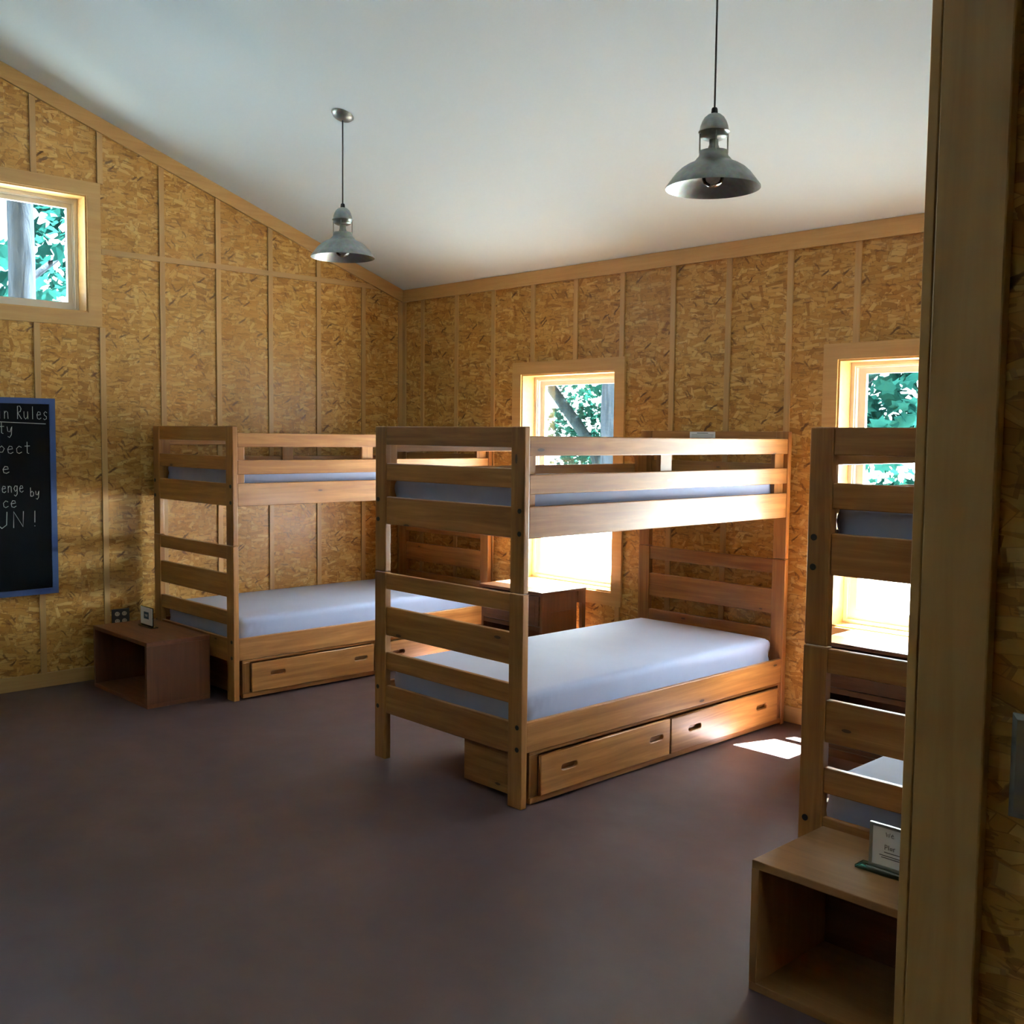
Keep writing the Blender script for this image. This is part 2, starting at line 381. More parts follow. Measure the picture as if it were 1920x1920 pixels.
# ------------------------------------------------------------------ windows
def casing_ring(bm, o0, o1, p0, p1, axis, a, b):
    """mitred picture-frame casing: outer (o0..o1) inner (p0..p1) rectangles in (u,z)."""
    Q = [(o0[0], o0[1]), (o1[0], o0[1]), (o1[0], o1[1]), (o0[0], o1[1])]
    P_ = [(p0[0], p0[1]), (p1[0], p0[1]), (p1[0], p1[1]), (p0[0], p1[1])]
    for i in range(4):
        j = (i + 1) % 4; poly_prism(bm, [Q[i], Q[j], P_[j], P_[i]], axis, a, b)
def window(n, axis, u0, u1, z0, z1, hung=True, ox=0):
    e = bpy.data.objects.new('window_%d' % n, None); C.objects.link(e); e['kind'] = 'structure'; e.location.x = ox
    sg = 1 if axis == 1 or ox else -1   # outward direction along the axis
    f = lambda t: sg * t
    def ring(name, m, o, w, a, b, parent=e):
        bm = bmesh.new(); casing_ring(bm, (u0 + o, z0 + o), (u1 - o, z1 - o), (u0 + o + w, z0 + o + w), (u1 - o - w, z1 - o - w), axis, f(a), f(b)); return build(name, bm, m, parent)
    ring('casing', CX if axis == 1 else CY, -.084, .086, -.016, 0)
    ring('jamb', CX if axis == 1 else CY, 0, .012, -.004, .155)
    ring('frame', VINYL, .012, .022, .115, .172)
    ring('frame_stop', VINYL, .034, .008, .125, .168)
    if hung:
        zm = (z0 + z1) / 2 - .10
        bm = bmesh.new(); casing_ring(bm, (u0 + .042, zm - .02), (u1 - .042, z1 - .042), (u0 + .085, zm + .03), (u1 - .085, z1 - .075), axis, f(.150), f(.170)); s = build('upper_sash', bm, VINYL, e)
        bm = bmesh.new(); poly_prism(bm, [(u0 + .08, zm + .025), (u1 - .08, zm + .025), (u1 - .08, z1 - .07), (u0 + .08, z1 - .07)], axis, f(.158), f(.161)); build('glass_pane', bm, GLASS, s)
        bm = bmesh.new(); casing_ring(bm, (u0 + .042, z0 + .042), (u1 - .042, zm + .03), (u0 + .085, z0 + .095), (u1 - .085, zm - .015), axis, f(.128), f(.149)); s = build('lower_sash', bm, VINYL, e)
        bm = bmesh.new(); poly_prism(bm, [(u0 + .08, z0 + .09), (u1 - .08, z0 + .09), (u1 - .08, zm - .01), (u0 + .08, zm - .01)], axis, f(.137), f(.140)); build('glass_pane', bm, GLASS, s)
        bm = bmesh.new(); poly_prism(bm, [(u0 + .045, z0 + .04), (u1 - .045, z0 + .04), (u1 - .045, zm + .01), (u0 + .045, zm + .01)], axis, f(.1715), f(.1725)); build('insect_screen', bm, SCREEN, e)
    else:
        bm = bmesh.new(); casing_ring(bm, (u0 + .042, z0 + .042), (u1 - .042, z1 - .042), (u0 + .072, z0 + .072), (u1 - .072, z1 - .072), axis, f(.135), f(.165)); s = build('sash', bm, VINYL, e)
        bm = bmesh.new(); poly_prism(bm, [(u0 + .07, z0 + .07), (u1 - .07, z0 + .07), (u1 - .07, z1 - .07), (u0 + .07, z1 - .07)], axis, f(.148), f(.151)); build('glass_pane', bm, GLASS, s)
window(1, 1, W1[0], W1[1], OZ0, OZ1)
window(2, 1, W2[0], W2[1], OZ0, OZ1)
window(3, 0, GW[0], GW[1], GZ[0], GZ[1], False)
window(4, 0, -7.9, -6.6, GZ[0], GZ[1], False)  # unseen window, added to let in the left fill light
window(5, 0, -3.7, -2.4, GZ[0], GZ[1], False, XR)  # unseen window, added in the right wall for the other fill light

# ------------------------------------------------------------------ bunk bed
BW, BL, BH, BJ = 1.0587, 2.0944, 1.66, .9428
PW, PD = .085, .036
def disc_bm(x, y0, y1, z, r, n=20):
    bm = bmesh.new(); pts = [(x + r * math.cos(2 * math.pi * k / n), z + r * math.sin(2 * math.pi * k / n)) for k in range(n)]
    poly_prism(bm, pts, 1, y0, y1); return bm
def make_bed(label):
    b = thing('bunk_bed', (0, 0, 0), label, 'bunk bed', 'wooden bunk beds along the window wall')
    for ys, yo in ((0, 1), (BL, -1)):
        ya, yb = (0, PD) if yo == 1 else (BL - PD, BL)
        for xs in (0, 1):
            x0 = 0 if xs == 0 else BW - PW
            up = box('upper_post', x0 + .001, x0 + PW - .001, ya + .001, yb - .001, BJ + .0015, BH, PZ, b, .005, 3)
            lo = box('lower_post', x0, x0 + PW, ya, yb, 0, BJ - .0015, PZ, b, .004, 3)
            xc = .026 if xs == 0 else BW - .027
            y0, y1 = (-.0015, .004) if yo == 1 else (BL - .004, BL + .0015)
            for z in (1.300, 1.202): build('bolt', disc_bm(xc, y0, y1, z, .011), BOLT, up)
            for z in (.360, .262): build('bolt', disc_bm(xc, y0, y1, z, .011), BOLT, lo)
        sa, sb = (.006, .030) if yo == 1 else (BL - .030, BL - .006)
        for z0, z1 in ((1.570, 1.659), (1.396, 1.480), (1.180, 1.316), (.858, .938), (.627, .769), (.457, .543), (.234, .375)):
            box('end_slat', PW, BW - PW, sa, sb, z0, z1, PX, b, .0035)
    for sx in (0, 1):
        xa, xb = (BW - .028, BW - .004) if sx else (.004, .028)
        xi, xj = (BW - .054, BW - .028) if sx else (.028, .054)
        box('guard_rail', xa, xb, PD, BL - PD, 1.535, 1.619, PY, b, .004)
        box('guard_rail', xa, xb, PD, BL - PD, 1.370, 1.456, PY, b, .004)
        box('side_rail', xa, xb, PD, BL - PD, 1.180, 1.318, PY, b, .004)
        box('side_rail', xa, xb, PD, BL - PD, .243, .379, PY, b, .004)
        box('rail_block', xi, xj, PD + .001, PD + .060, 1.20, 1.610, PZ, b, .003)
        box('rail_block', xi, xj, BL - PD - .090, BL - PD - .001, 1.20, 1.610, PZ, b, .003)
        box('rail_block', xi, xj, .955, 1.045, 1.378, 1.610, PZ, b, .003)
        for z in (1.19, .255): box('support_cleat', xi, xj - .004 if sx == 0 else xj, .07, BL - .07, z, z + .03, PY, b, .002)
    box('mattress_board', .056, BW - .056, .06, BL - .06, 1.221, 1.235, BOARD, b)
    box('mattress_board', .056, BW - .056, .06, BL - .06, .286, .300, BOARD, b)
    return b
def dup(root):
    r = root.copy(); C.objects.link(r)
    for ch in list(root.children):
        c = ch.copy(); C.objects.link(c); c.parent = r
        for g_ in list(ch.children):
            d = g_.copy(); C.objects.link(d); d.parent = c
    return r
BEDS = [((2.552, -2.153), 'pine bunk bed in the centre of the room, in full view between the two windows'),
        ((.0724, -2.150), 'pine bunk bed in the corner against the left wall'),
        ((4.9725, -2.1804), 'pine bunk bed at right, partly hidden by the near partition casing')]
bed0 = make_bed(BEDS[0][1]); beds = [bed0, dup(bed0), dup(bed0)]
for b, ((x, y), lab) in zip(beds, BEDS): b.location = (x, y, 0); b['label'] = lab
# warning label on the far headboard of the centre bed
lb = box('warning_label', .377, .560, BL - .0335, BL - .0305, 1.612, 1.656, PAPER, beds[0]); lb['label'] = 'white printed sticker on far end board'
for k, (a, bb, z) in enumerate(((.43, .51, 1.648), (.39, .55, 1.640), (.39, .55, 1.633), (.39, .545, 1.626), (.39, .53, 1.619))):
    box('printed_line', a, bb, BL - .0342, BL - .0335, z - (.0018 if k == 0 else .0008), z + (.0018 if k == 0 else .0008), INK, lb)

# ------------------------------------------------------------------ mattresses
def mattress_mesh(seed, thick, crown):
    L_, W_, r = 1.945, .945, .026
    bm = bmesh.new(); nx, ny, nz = 44, 80, 10
    idx = {}
    def P3(i, j, k):
        key = (i, j, k)
        if key not in idx: idx[key] = bm.verts.new((i / nx * W_, j / ny * L_, k / nz * thick))
        return idx[key]
    for i in range(nx):
        for j in range(ny):
            for k in (0, nz): bm.faces.new((P3(i, j, k), P3(i + 1, j, k), P3(i + 1, j + 1, k), P3(i, j + 1, k)))
    for i in range(nx):
        for k in range(nz):
            for j in (0, ny): bm.faces.new((P3(i, j, k), P3(i + 1, j, k), P3(i + 1, j, k + 1), P3(i, j, k + 1)))
    for j in range(ny):
        for k in range(nz):
            for i in (0, nx): bm.faces.new((P3(i, j, k), P3(i, j + 1, k), P3(i, j + 1, k + 1), P3(i, j, k + 1)))
    for v in bm.verts:
        p = v.co.copy()
        q = Vector((min(max(p.x, r), W_ - r), min(max(p.y, r), L_ - r), min(max(p.z, r), thick - r)))
        d = p - q
        if d.length > 1e-6: p = q + d.normalized() * r
        u, w = p.x / W_, p.y / L_
        fl = math.sin(math.pi * u) ** .6 * math.sin(math.pi * w) ** .35 if 0 < u < 1 and 0 < w < 1 else 0
        if p.z > thick * .6: p.z += crown * fl + .004 * noise.noise(Vector((p.x * 3, p.y * 3, seed))) * fl
        # gathered cloth at the four corners
        cd = min((Vector((p.x - a, p.y - b_, 0))).length for a in (0, W_) for b_ in (0, L_))
        if cd < .30 and p.z > .01:
            g_ = (1 - cd / .30) ** 1.5; s_ = p.x + p.y
            side = 1 if p.z < thick - .01 else .35
            off = .006 * g_ * side * math.sin((p.x - p.y) * 150 + p.z * 40 + seed)
            p.x += off * (1 if u > .5 else -1); p.y += off * (1 if w > .5 else -1)
        p += Vector((0, 0, 0))
        v.co = p
    return bm
def mattress(seed, loc, thick, crown, label, group):
    o = build('mattress', mattress_mesh(seed, thick, crown), SHEET, smooth=True); o.location = loc
    tag(o, label, 'mattress', group)
    # hem line of the sheet
    return o
names = ['centre bunk bed', 'corner bunk bed', 'right-hand bunk bed']
for i, (b, ((x, y), lab)) in enumerate(zip(beds, BEDS)):
    mattress(i * 5 + 1, (x + .060, y + .072, .300), .190, .016, 'bluish white sheeted mattress on the lower bunk of the %s' % names[i], 'mattresses on the lower bunks')
    mattress(i * 5 + 3, (x + .060, y + .072, 1.235), .165, .022, 'bluish white sheeted mattress on the upper bunk of the %s' % names[i], 'mattresses on the upper bunks')

# ------------------------------------------------------------------ drawer units under the beds
def slotted_front(y0, y1, z0, z1, slots, sw, sh, th, m, parent, name='drawer_front'):
    cu = bpy.data.curves.new('c', 'CURVE'); cu.dimensions = '2D'; cu.fill_mode = 'BOTH'; cu.extrude = th / 2 - .004; cu.bevel_depth = .004; cu.bevel_resolution = 2
    def spl(pts):
        s = cu.splines.new('POLY'); s.points.add(len(pts) - 1); s.use_cyclic_u = True
        for p, q in zip(s.points, pts): p.co = (q[0], q[1], 0, 1)
    e = .004; spl([(y0 + e, z0 + e), (y1 - e, z0 + e), (y1 - e, z1 - e), (y0 + e, z1 - e)])
    for cy, cz in slots:
        r = sh / 2 + .004; hw = sw / 2 - sh / 2; pts = []
        for k in range(9): a = -math.pi / 2 + math.pi * k / 8; pts.append((cy + hw + r * math.cos(a), cz + r * math.sin(a)))
        for k in range(9): a = math.pi / 2 + math.pi * k / 8; pts.append((cy - hw + r * math.cos(a), cz + r * math.sin(a)))
        spl(pts[::-1])
    o = bpy.data.objects.new('c', cu); C.objects.link(o)
    me = bpy.data.meshes.new_from_object(o.evaluated_get(bpy.context.evaluated_depsgraph_get()))
    bpy.data.objects.remove(o)
    for v in me.vertices: v.co = Vector((v.co.z, v.co.x, v.co.y))   # (depth, y, z)
    me.materials.clear(); me.name = name
    return link(name, me, m, parent)
def drawer_unit(label):
    t = thing('underbed_drawer_unit', (0, 0, 0), label, 'drawer unit', 'drawer units under the bunk beds')
    # local frame: x=0 is the front plane (faces +x), y runs 0..2.0
    box('end_panel', -.44, -.012, 0, .018, .022, .236, PX, t, .002)
    box('end_panel', -.44, -.012, 1.982, 2.0, .022, .236, PX, t, .002)
    box('base_rail', -.030, -.002, 0, 2.0, .010, .038, PY, t, .003)
    box('top_rail', -.030, -.010, 0, 2.0, .226, .240, PY, t, .002)
    box('end_stile', -.030, -.010, .0, .052, .038, .226, PZ, t, .002)
    box('back_panel', -.44, -.425, .018, 1.982, .022, .236, BY, t)
    box('bottom_panel', -.425, -.030, .018, 1.982, .022, .030, BY, t)
    box('centre_stile', -.30, -.012, .962, .978, .030, .226, PZ, t)
    for y0, y1, s in ((.052, .965, (.234, .860)), (.975, 1.942, (1.172, 1.786))):
        f = slotted_front(y0, y1, .041, .221, [(a, .141) for a in s], .105, .026, .020, PY, t)
        f.location = (.004, 0, 0)
        box('drawer_box', -.400, -.007, y0 + .02, y1 - .012, .045, .20, BY, t) if False else None
        for a in s:
            box('finger_pull', -.016, -.012, a - .06, a + .06, .120, .162, PY, f)
    for y in (.1, 1.9):
        for x in (-.40, -.08):
            bm = bmesh.new(); poly_prism(bm, [(x + .02 * math.cos(k * math.pi / 6), .02 + .02 * math.sin(k * math.pi / 6)) for k in range(12)], 1, y - .008, y + .008)
            build('caster', bm, BLACKP, t)
    return t
du = drawer_unit('long two-drawer pine unit under the centre bunk bed, both drawers in view')
du2 = dup(du); du2['label'] = 'two-drawer pine unit under the corner bunk bed, beside the open wooden box at left wall'
for o, i in ((du, 0), (du2, 1)):
    (x, y), _ = BEDS[i]; o.location = (x + BW - .003, y + .062, 0)
# no drawer unit is visible under the right-hand bed

# ------------------------------------------------------------------ open box nightstands
def nightstand(label, loc, mx, my, mz):
    t = thing('open_box_nightstand', loc, label, 'nightstand', 'open-fronted wooden box nightstands')
    w, d, h, k = .766, .40, .392, .025
    box('top_panel', 0, w, 0, d, h - k, h, mx, t, .0025)
    box('bottom_panel', 0, w, 0, d, 0, k, mx, t, .0025)
    box('side_panel', 0, k, 0, d, k, h - k, mz, t, .001)
    box('side_panel', w - k, w, 0, d, k, h - k, mz, t, .001)
    box('back_panel', k, w - k, d - .012, d, k, h - k, DX, t)  # darker wood on the back only, standing in for shade inside the box
    return t
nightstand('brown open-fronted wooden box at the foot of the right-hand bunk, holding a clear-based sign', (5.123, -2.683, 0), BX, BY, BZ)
DBX, DBY, DBZ = [pine('reddish_plywood_%s' % a, i, ((.11, .032, .010), (.155, .048, .014), (.20, .065, .020)), .6, False, .1) for i, a in enumerate('xyz')]
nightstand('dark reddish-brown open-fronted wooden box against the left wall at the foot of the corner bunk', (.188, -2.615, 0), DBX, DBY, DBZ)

# sign holders
def sign(label, loc, kind):
    t = thing('sign_holder', loc, label, 'sign holder')
    if kind == 'near':
        box('glass_base', -.032, .205, -.028, .022, 0, .010, ACRYL, t, .003)
        bm = bmesh.new(); casing_ring(bm, (0, .012), (.172, .139), (.0085, .020), (.1635, .131), 1, -.006, .004); build('metal_frame', bm, STEEL, t)
        p = box('printed_card', .0085, .1635, -.002, 0, .020, .131, PAPER, t)
        # 'we...' heading and a short notice, mostly cut off by the casing
        def stroke(pts, w=.0008):
            bm_ = bmesh.new(); tube(bm_, [(a, -.0024, b) for a, b in pts], w, 5); return bm_
        x0 = .048
        hd = bmesh.new()
        for pts in ([(x0, .118), (x0 + .003, .106), (x0 + .006, .115), (x0 + .009, .106), (x0 + .012, .118)], [(x0 + .016, .112), (x0 + .023, .112), (x0 + .020, .117), (x0 + .016, .111), (x0 + .018, .106), (x0 + .024, .107)]):
            tube(hd, [(a, -.0024, b) for a, b in pts], .0008, 5)
        build('printed_heading', hd, INK, p)
        pl_ = bmesh.new()
        for pts in ([(.046, .068), (.046, .082), (.052, .081), (.053, .076), (.046, .074)], [(.057, .082), (.057, .069)], [(.062, .070), (.062, .076), (.067, .076), (.067, .070), (.062, .070)], [(.072, .068), (.072, .077), (.076, .078)]):
            tube(pl_, [(a, -.0024, b) for a, b in pts], .0009, 5)
        build('printed_heading', pl_, INK, p)
        for z, a, b in ((.060, .044, .120), (.050, .030, .140), (.044, .036, .130)): box('printed_line', a, b, -.0026, -.002, z - .001, z + .001, INK, p)
        box('base_rib', -.002, .175, -.020, -.014, .010, .0125, STEEL, t)
    else:
        box('clear_base', -.006, .176, -.020, .030, 0, .007, ACRYL, t, .002)
        box('clear_panel', 0, .170, -.004, .001, .007, .128, ACRYL, t)
        p = box('printed_card', .004, .166, -.0065, -.0045, .016, .124, PAPER, t)
        box('printed_square', .052, .120, -.0075, -.0065, .052, .096, NAVY, p)
        for z, a, b in ((.078, .066, .106), (.070, .070, .102)): box('printed_line', a, b, -.0080, -.0075, z - .0015, z + .0015, PAPER, p)
    return t
sign('clear-based sign holder with grey metal frame and white card on the near wooden box', (5.385, -2.482, .392), 'near')
sign('small white card sign with a navy square, standing on the box by the left wall', (.374, -2.381, .392), 'far')

# ------------------------------------------------------------------ bedside tables under the windows
def side_table(label):
    t = thing('bedside_table', (0, 0, 0), label, 'bedside table', 'dark wooden tables under the windows')
    w, d, h = .58, .41, .62     # local: x 0..w, y 0(front)..d(back)
    box('table_top', -.012, w + .004, -.012, d + .004, h - .020, h, DX, t, .004)
    for x0 in (0, w - .022): box('side_panel', x0, x0 + .022, .0, d - .085, .04, h - .020, DZ, t, .002)
    for x0 in (.0, w - .024):
        bm = bmesh.new(); poly_prism(bm, [(d - .07, h - .020), (d, h - .020), (d, .0), (d - .030, .0), (d - .036, h - .10), (d - .07, h - .095)], 0, x0, x0 + .024); build('back_leg', bm, DZ, t)
    for x0 in (.0, w - .035): box('front_leg', x0, x0 + .035, .0, .03, 0, .04, DZ, t, .001)
    box('back_panel', .022, w - .022, d - .095, d - .085, .10, h - .020, DX, t)
    box('drawer_floor', .022, w - .022, .02, d - .095, .366, .388, DX, t, .001)
    dr = box('drawer', .028, w - .028, -.006, .014, .398, h - .028, DX, t, .003)
    box('drawer_face_inset', .06, w - .06, -.0085, -.006, .425, h - .052, DX, dr, .001)
    box('pull', w / 2 - .05, w / 2 + .05, -.020, -.0085, .500, .512, DX, dr, .004)
    box('front_rail', .022, w - .022, .0, .020, .366, .392, DX, t, .001)
    box('lower_shelf', .022, w - .022, .01, d - .095, .085, .105, DX, t, .001)
    box('front_rail', .022, w - .022, .0, .018, .045, .085, DX, t, .001)
    # raised panel lines on the visible side
    for z in (.48,): box('side_molding', w, w + .003, .08, .27, z, z + .004, DY, t)
    return t
t1 = side_table('dark wooden bedside table under the window left of the centre bunk, top bleached by sunlight'); t1.location = (1.532, -.512, 0)
t2 = dup(t1); t2['label'] = 'dark wooden bedside table under the right window, seen between the slats of the right-hand bunk'; t2.location = (4.085, -.56, 0)

# ------------------------------------------------------------------ pendant lamps
def pendant(label, loc, cz, place):
    t = thing('pendant_lamp', loc, label, 'pendant lamp', 'galvanised barn pendant lamps')
    bm = bmesh.new()
    out = [(.178, -.002), (.1775, .004), (.158, .030), (.140, .053), (.122, .070), (.100, .084), (.078, .094), (.070, .100), (.064, .108), (.056, .116), (.054, .124), (.054, .136)]
    inn = [(.050, .136), (.050, .122), (.060, .104), (.074, .090), (.098, .080), (.119, .066), (.137, .049), (.155, .027), (.174, .002), (.178, -.002)]
    lathe(bm, out + inn, 64); build('shade', bm, GALV, t, True)
    for k in range(4):
        bm = bmesh.new(); a = math.pi / 4 + k * math.pi / 2; ca, sa = math.cos(a), math.sin(a)
        tube(bm, [(.0525 * ca, .0525 * sa, .130), (.0525 * ca, .0525 * sa, .200)], .0028, 8); build('cage_rod', bm, GALV, t)
    bm = bmesh.new(); lathe(bm, [(.0, .178), (.030, .178), (.044, .184), (.051, .190), (.052, .207), (.0575, .205), (.0585, .209), (.0540, .215), (.052, .228), (.046, .245), (.037, .260), (.024, .271), (.010, .276), (0, .276)], 48)
    build('cap', bm, GALV, t, True)
    bm = bmesh.new(); lathe(bm, [(0, .120), (.020, .120), (.021, .150), (.0175, .160), (.0175, .180), (0, .180)], 32); build('socket', bm, GALV, t, True)
    bm = bmesh.new(); lathe(bm, [(0, .002), (.018, .005), (.034, .016), (.0415, .034), (.040, .052), (.030, .072), (.018, .090), (.015, .108), (.0145, .121)], 40); bu = build('bulb', bm, BULB, t, True)
    bm = bmesh.new(); tube(bm, [(-.012, 0, .11), (-.012, 0, .05), (-.006, .003, .060), (0, 0, .045), (.006, -.003, .060), (.012, 0, .05), (.012, 0, .11)], .0009, 6); build('filament', bm, STEEL, bu)
    bm = bmesh.new(); lathe(bm, [(0, .275), (.0115, .275), (.0125, .279), (.0115, .292), (.0085, .297), (0, .297)], 24); build('cord_grip', bm, BLACKP, t, True)
    top = cz - loc[2]
    bm = bmesh.new(); tube(bm, [(0, 0, .296), (0, 0, top - .02)], .0036, 10); build('cord', bm, BLACKP, t)
    bm = bmesh.new(); lathe(bm, [(0, -.030), (.012, -.030), (.030, -.027), (.052, -.016), (.064, -.002), (.064, .004)], 48); cn = build('canopy', bm, GALV, t, True)
    cn.location = (0, 0, top); cn.rotation_euler = (-math.atan(SL), 0, 0)
    return t
pendant('galvanised barn pendant hanging over the corner bunk, its round ceiling plate in view', (1.788, -1.817, 2.609), ceil_z(-1.817), 0)
pendant('larger-looking galvanised barn pendant above the centre bunk, its cord running out of the picture', (4.378, -1.925, 2.563), ceil_z(-1.925), 1)

# ------------------------------------------------------------------ chalkboard
cb = thing('chalkboard', (0, 0, 0), 'black chalkboard in a blue frame hung on the left wall, white handwriting', 'chalkboard')
Y0, Y1, Z0, Z1 = -3.62, -2.765, .596, 1.820
box('slate', .012, .022, Y0 + .03, Y1 - .03, Z0 + .03, Z1 - .03, SLATE, cb)
bm = bmesh.new(); casing_ring(bm, (Y0, Z0), (Y1, Z1), (Y0 + .036, Z0 + .036), (Y1 - .036, Z1 - .036), 0, .011, .030); build('frame', bm, BLUEF, cb)
G = {  # stroke alphabet, x 0..1 (width), y 0..1 (x-height 0.6)
 'C': [[(.9, .85), (.6, 1), (.2, .85), (.05, .5), (.2, .12), (.6, 0), (.95, .15)]],
 'a': [[(.8, .55), (.4, .6), (.1, .4), (.1, .15), (.4, 0), (.75, .15), (.8, .55), (.8, .1), (.95, 0)]],
 'b': [[(.15, 1), (.15, 0)], [(.15, .4), (.5, .6), (.85, .4), (.8, .1), (.45, 0), (.15, .1)]],
 'i': [[(.5, .6), (.5, 0)], [(.5, .78), (.5, .82)]],
 'n': [[(.15, .6), (.15, 0)], [(.15, .4), (.45, .6), (.75, .5), (.8, 0)]],
 'R': [[(.12, 0), (.15, 1), (.6, 1), (.8, .8), (.65, .58), (.15, .5), (.85, 0)]],
 'u': [[(.1, .6), (.12, .15), (.4, 0), (.75, .15), (.8, .6), (.85, 0)]],
 'l': [[(.5, 1), (.5, 0)]],
 'e': [[(.12, .32), (.8, .38), (.7, .56), (.35, .6), (.1, .35), (.2, .06), (.55, 0), (.9, .12)]],
 's': [[(.8, .52), (.5, .62), (.2, .48), (.35, .32), (.7, .22), (.7, .05), (.35, -.03), (.1, .06)]],
 'S': [[(.85, .88), (.5, 1), (.15, .8), (.3, .55), (.75, .42), (.85, .18), (.5, 0), (.1, .12)]],
 't': [[(.45, .95), (.45, .05), (.7, 0)], [(.1, .6), (.85, .62)]],
 'y': [[(.1, .6), (.2, .2), (.55, .15), (.8, .55)], [(.85, .6), (.75, -.1), (.45, -.35), (.2, -.25)]],
 'p': [[(.15, .6), (.15, -.35)], [(.15, .45), (.5, .62), (.85, .4), (.6, .12), (.15, .12)]],
 'c': [[(.85, .5), (.5, .6), (.15, .4), (.2, .1), (.5, 0), (.9, .12)]],
 'f': [[(.8, .95), (.5, 1), (.4, .7), (.4, 0)], [(.1, .55), (.75, .57)]],
 'g': [[(.8, .55), (.4, .6), (.12, .35), (.4, .08), (.78, .25)], [(.8, .6), (.78, -.15), (.45, -.35), (.15, -.22)]],
 'h': [[(.15, 1), (.15, 0)], [(.15, .4), (.5, .6), (.8, .45), (.82, 0)]],
 'o': [[(.5, .6), (.15, .4), (.2, .08), (.55, 0), (.85, .2), (.8, .5), (.5, .6)]],
 'F': [[(.15, 0), (.15, 1), (.85, 1)], [(.15, .55), (.7, .57)]],
 'U': [[(.1, 1), (.12, .25), (.45, 0), (.8, .2), (.85, 1)]],
 'N': [[(.1, 0), (.12, 1), (.8, .05), (.85, 1)]],
 '!': [[(.5, 1), (.48, .28)], [(.48, .04), (.48, .08)]],
}
def write(text, yr, z, h, wl, rad=.0019):
    """text whose right end is at y=yr"""
    bm_ = bmesh.new(); n_ = len(text); y = yr - n_ * wl
    for ch in text:
        if ch in G:
            for st in G[ch]:
                tube(bm_, [(.0225, y + a * wl * .82, z + b * h) for a, b in st], rad, 5)
        y += wl
    return build('chalk_writing', bm_, CHALK, cb)
write('Cabin Rules', -2.800, 1.690, .078, .0385)
bm = bmesh.new(); tube(bm, [(.0225, -3.42, 1.674), (.0225, -3.1, 1.671), (.0225, -2.822, 1.662)], .0022, 5); build('underline', bm, CHALK, cb)
write('Safety', -3.010, 1.600, .070, .045)
write('Respect', -2.905, 1.478, .076, .050)
write('e', -3.030, 1.358, .070, .055)
write('Challenge', -2.955, 1.240, .068, .034); write('by', -2.862, 1.212, .055, .032)
write('Choice', -2.996, 1.148, .070, .046)
write('FUN!', -2.842, 1.022, .100, .096, .0026)

# ------------------------------------------------------------------ electrical plates
ou_ = thing('wall_outlet', (0, -2.357, .390), 'dark double outlet plate with cream sockets low on the left wall', 'electrical outlet')
box('cover_plate', 0, .006, -.060, .060, -.057, .057, GREYST, ou_, .002)
for y in (-.024, .024):
    for z in (-.024, .024):
        bm = bmesh.new(); poly_prism(bm, [(y + .0165 * math.cos(k * math.pi / 10), z + .014 * math.sin(k * math.pi / 10)) for k in range(20)], 0, .006, .009); s_ = build('socket', bm, CREAM, ou_)
        for dy in (-.006, .006): box('slot', .009, .0095, y + dy - .001, y + dy + .001, z - .001, z + .007, BLACKP, s_)
sw = thing('switch_plate', (6.358, PYF, 1.2655), 'steel double switch plate on the near partition at the right edge', 'light switch')
bm = bmesh.new()
w2, h2 = .116, .058
Q = [(0, -h2), (w2, -h2), (w2, h2), (0, h2)]; P2 = [(.006, -h2 + .006), (w2 - .006, -h2 + .006), (w2 - .006, h2 - .006), (.006, h2 - .006)]
A = [bm.verts.new((a, -.0, b)) for a, b in Q]; B = [bm.verts.new((a, -.0035, b)) for a, b in Q]; D = [bm.verts.new((a, -.006, b)) for a, b in P2]
for i in range(4):
    j = (i + 1) % 4; bm.faces.new((A[i], A[j], B[j], B[i])); bm.faces.new((B[i], B[j], D[j], D[i]))
bm.faces.new(D); bm.faces.new(A[::-1]); build('cover_plate', bm, STEEL, sw)
for x in (.035, .081): box('toggle', x - .005, x + .005, -.016, -.006, -.008, .012, CREAM, sw, .002)

# ------------------------------------------------------------------ outdoors
gb = bmesh.new(); abox(gb, -45, 45, T, 60, -.42, -.32); abox(gb, -45, -T, -40, T, -.42, -.32)
tag(build('ground', gb, GROUND), kind='structure')
tag(box('added_bounce_slab', -2, XR + 2, T, 3.6, -.33, -.25, plain('bounce_slab_pale', (.80, .86, .89), .85)), 'added pale slab along the window wall, bouncing sun onto the ceiling', 'bounce slab', kind='structure')  # added reflector, brightens the ceiling near the windows
def leaf_cloud(name, m, parent, blobs, n, size, rnd):
    bm_ = bmesh.new()
    shape = [(0, -.5), (.22, -.32), (.5, -.30), (.34, -.02), (.46, .26), (.18, .22), (0, .55), (-.18, .22), (-.46, .26), (-.34, -.02), (-.5, -.30), (-.22, -.32)]
    tot = sum(b[3] * b[4] * b[5] for b in blobs)
    for (bx, by, bz, rx, ry, rz) in blobs:
        k = max(4, int(n * rx * ry * rz / tot))
        for _ in range(k):
            while True:
                q = Vector((rnd.uniform(-1, 1), rnd.uniform(-1, 1), rnd.uniform(-1, 1)))
                if .25 < q.length < 1: break
            c_ = Vector((bx + q.x * rx, by + q.y * ry, bz + q.z * rz)); s_ = size * rnd.uniform(.6, 1.3)
            rot = (Matrix.Rotation(rnd.uniform(0, 6.28), 3, 'Z') @ Matrix.Rotation(rnd.uniform(.2, 1.5), 3, 'X') @ Matrix.Rotation(rnd.uniform(0, 6.28), 3, 'Z'))
            vs = [bm_.verts.new(c_ + rot @ Vector((a * s_, b * s_, abs(a) * .25 * s_))) for a, b in shape]
            bm_.faces.new(vs)
    me = bpy.data.meshes.new(name); bm_.to_mesh(me); bm_.free()
    return link(name, me, m, parent)
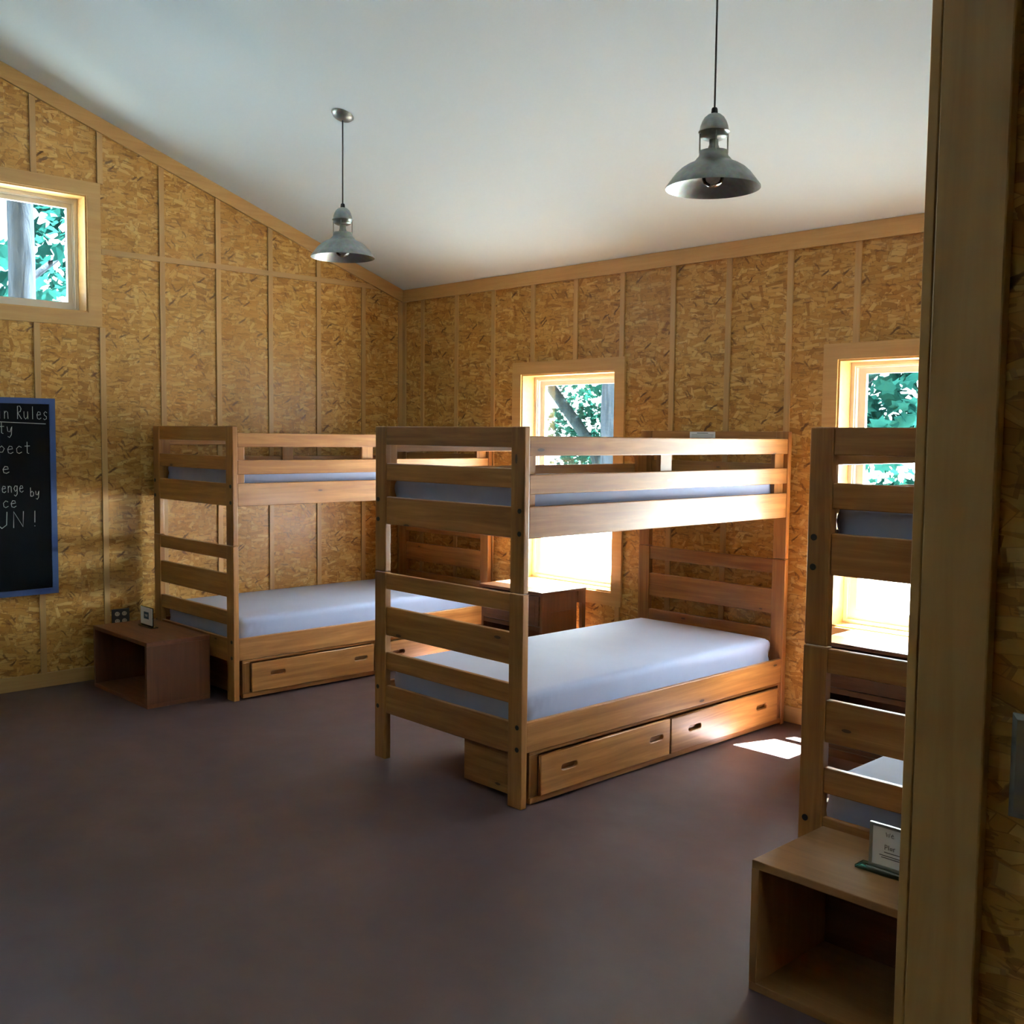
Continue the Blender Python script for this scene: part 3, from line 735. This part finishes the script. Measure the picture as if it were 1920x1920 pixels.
def tree(label, base, trunk_pts, rad, bark, blobs, n, size, leafm, seed, branches=()):
    rnd = random.Random(seed)
    t = thing('tree', base, label, 'tree', 'trees outside the windows')
    def loc(p): return (p[0] - base[0], p[1] - base[1], p[2] - base[2])
    bm_ = bmesh.new(); pts = []
    P_ = [Vector(loc(p)) for p in trunk_pts]
    for a, b in zip(P_, P_[1:]):
        for k in range(6): pts.append(a.lerp(b, k / 6) + Vector((rnd.uniform(-1, 1), rnd.uniform(-1, 1), 0)) * .008)
    pts.append(P_[-1]); rr = [rad * (1 - .35 * i / len(pts)) for i in range(len(pts))]
    tube(bm_, pts, rr, 16); build('trunk', bm_, bark, t, True)
    for bp_, br in branches:
        bm_ = bmesh.new(); tube(bm_, [loc(p) for p in bp_], [br, br * .8, br * .5][:len(bp_)], 10); build('branch', bm_, bark, t, True)
    leaf_cloud('foliage', leafm, t, [(b[0] - base[0], b[1] - base[1], b[2] - base[2], b[3], b[4], b[5]) for b in blobs], n, size, rnd)
    return t
tree('broad pale-barked tree at the right side of the middle window view', (-2.90, 6.0, -.32), [(-2.90, 6, -.32), (-2.92, 6, 3), (-2.95, 6, 6.5)], .22, BARK,
     [(-2.6, 5.8, 6.4, 1.6, 1.2, 1.1), (-3.35, 6.7, 2.35, .45, .4, .55)], 1700, .12, LEAF, 1)
tree('leaning grey sapling crossing the middle window view diagonally', (-2.75, 6.4, -.32), [(-2.75, 6.4, -.32), (-3.55, 6.25, 1.45), (-4.55, 6.0, 2.75), (-5.4, 6.0, 3.9)], .095, BARKD,
     [(-4.15, 6.9, 1.75, 1.1, .4, .42), (-4.0, 7.1, 1.15, 1.2, .4, .5), (-3.3, 6.9, 1.7, .5, .3, .4), (-5.2, 6, 3.8, .8, .6, .6)], 2300, .10, LEAF, 2)
tree('slim dark tree just left of the broad pale trunk', (-3.55, 7.4, -.32), [(-3.55, 7.4, -.32), (-3.60, 7.4, 3), (-3.7, 7.4, 6)], .115, BARKD,
     [(-4.35, 7.8, 2.75, .75, .5, .65), (-4.2, 8.0, 1.3, 1.2, .5, .6), (-5.6, 8.2, 2.5, .45, .4, .6), (-3.9, 7.6, 2.0, .4, .4, .8), (-3.7, 7.4, 5.8, 1.2, 1, 1)], 4200, .11, LEAF, 3)
tree('leafy maple close outside the right window', (1.0, 4.9, -.32), [(1.0, 4.9, -.32), (1.05, 4.9, 2), (1.2, 4.9, 4.6)], .10, BARK,
     [(1.75, 4.3, 2.05, .62, .55, .75), (1.1, 4.8, 3.2, 1.3, .8, .9), (2.4, 4.0, 3.4, 1.1, .7, .7)], 2400, .19, LEAF2, 4,
     [([(1.05, 4.9, 1.8), (1.4, 4.6, 2.0), (1.8, 4.3, 2.2)], .03)])
tree('thick grey-trunked tree outside the high left window', (-3.0, -1.905, -.32), [(-3.0, -1.905, -.32), (-3.0, -1.905, 2.5), (-3.0, -1.90, 6.5)], .135, BARK,
     [(-3.4, -1.35, 3.3, .4, .40, .75), (-4.2, -2.5, 3.2, .6, .45, .9), (-4.4, -1.6, 2.8, .5, .7, .7), (-3.2, -2, 6.2, 1.2, 1.2, .8)], 1500, .17, LEAF2, 5,
     [([(-3.0, -1.9, 2.9), (-3.3, -1.5, 3.2), (-3.5, -1.2, 3.6)], .035)])
rnd = random.Random(5)
hd_ = thing('bush', (-6.5, 11, -.32), 'low row of bushes on the far side of the gravel outside', 'bush')
leaf_cloud('foliage', LEAF, hd_, [(-1.5 + k * 1.5, .3 * (k % 2), .7, 1.1, .6, 1.0) for k in range(7)], 2600, .17, rnd)
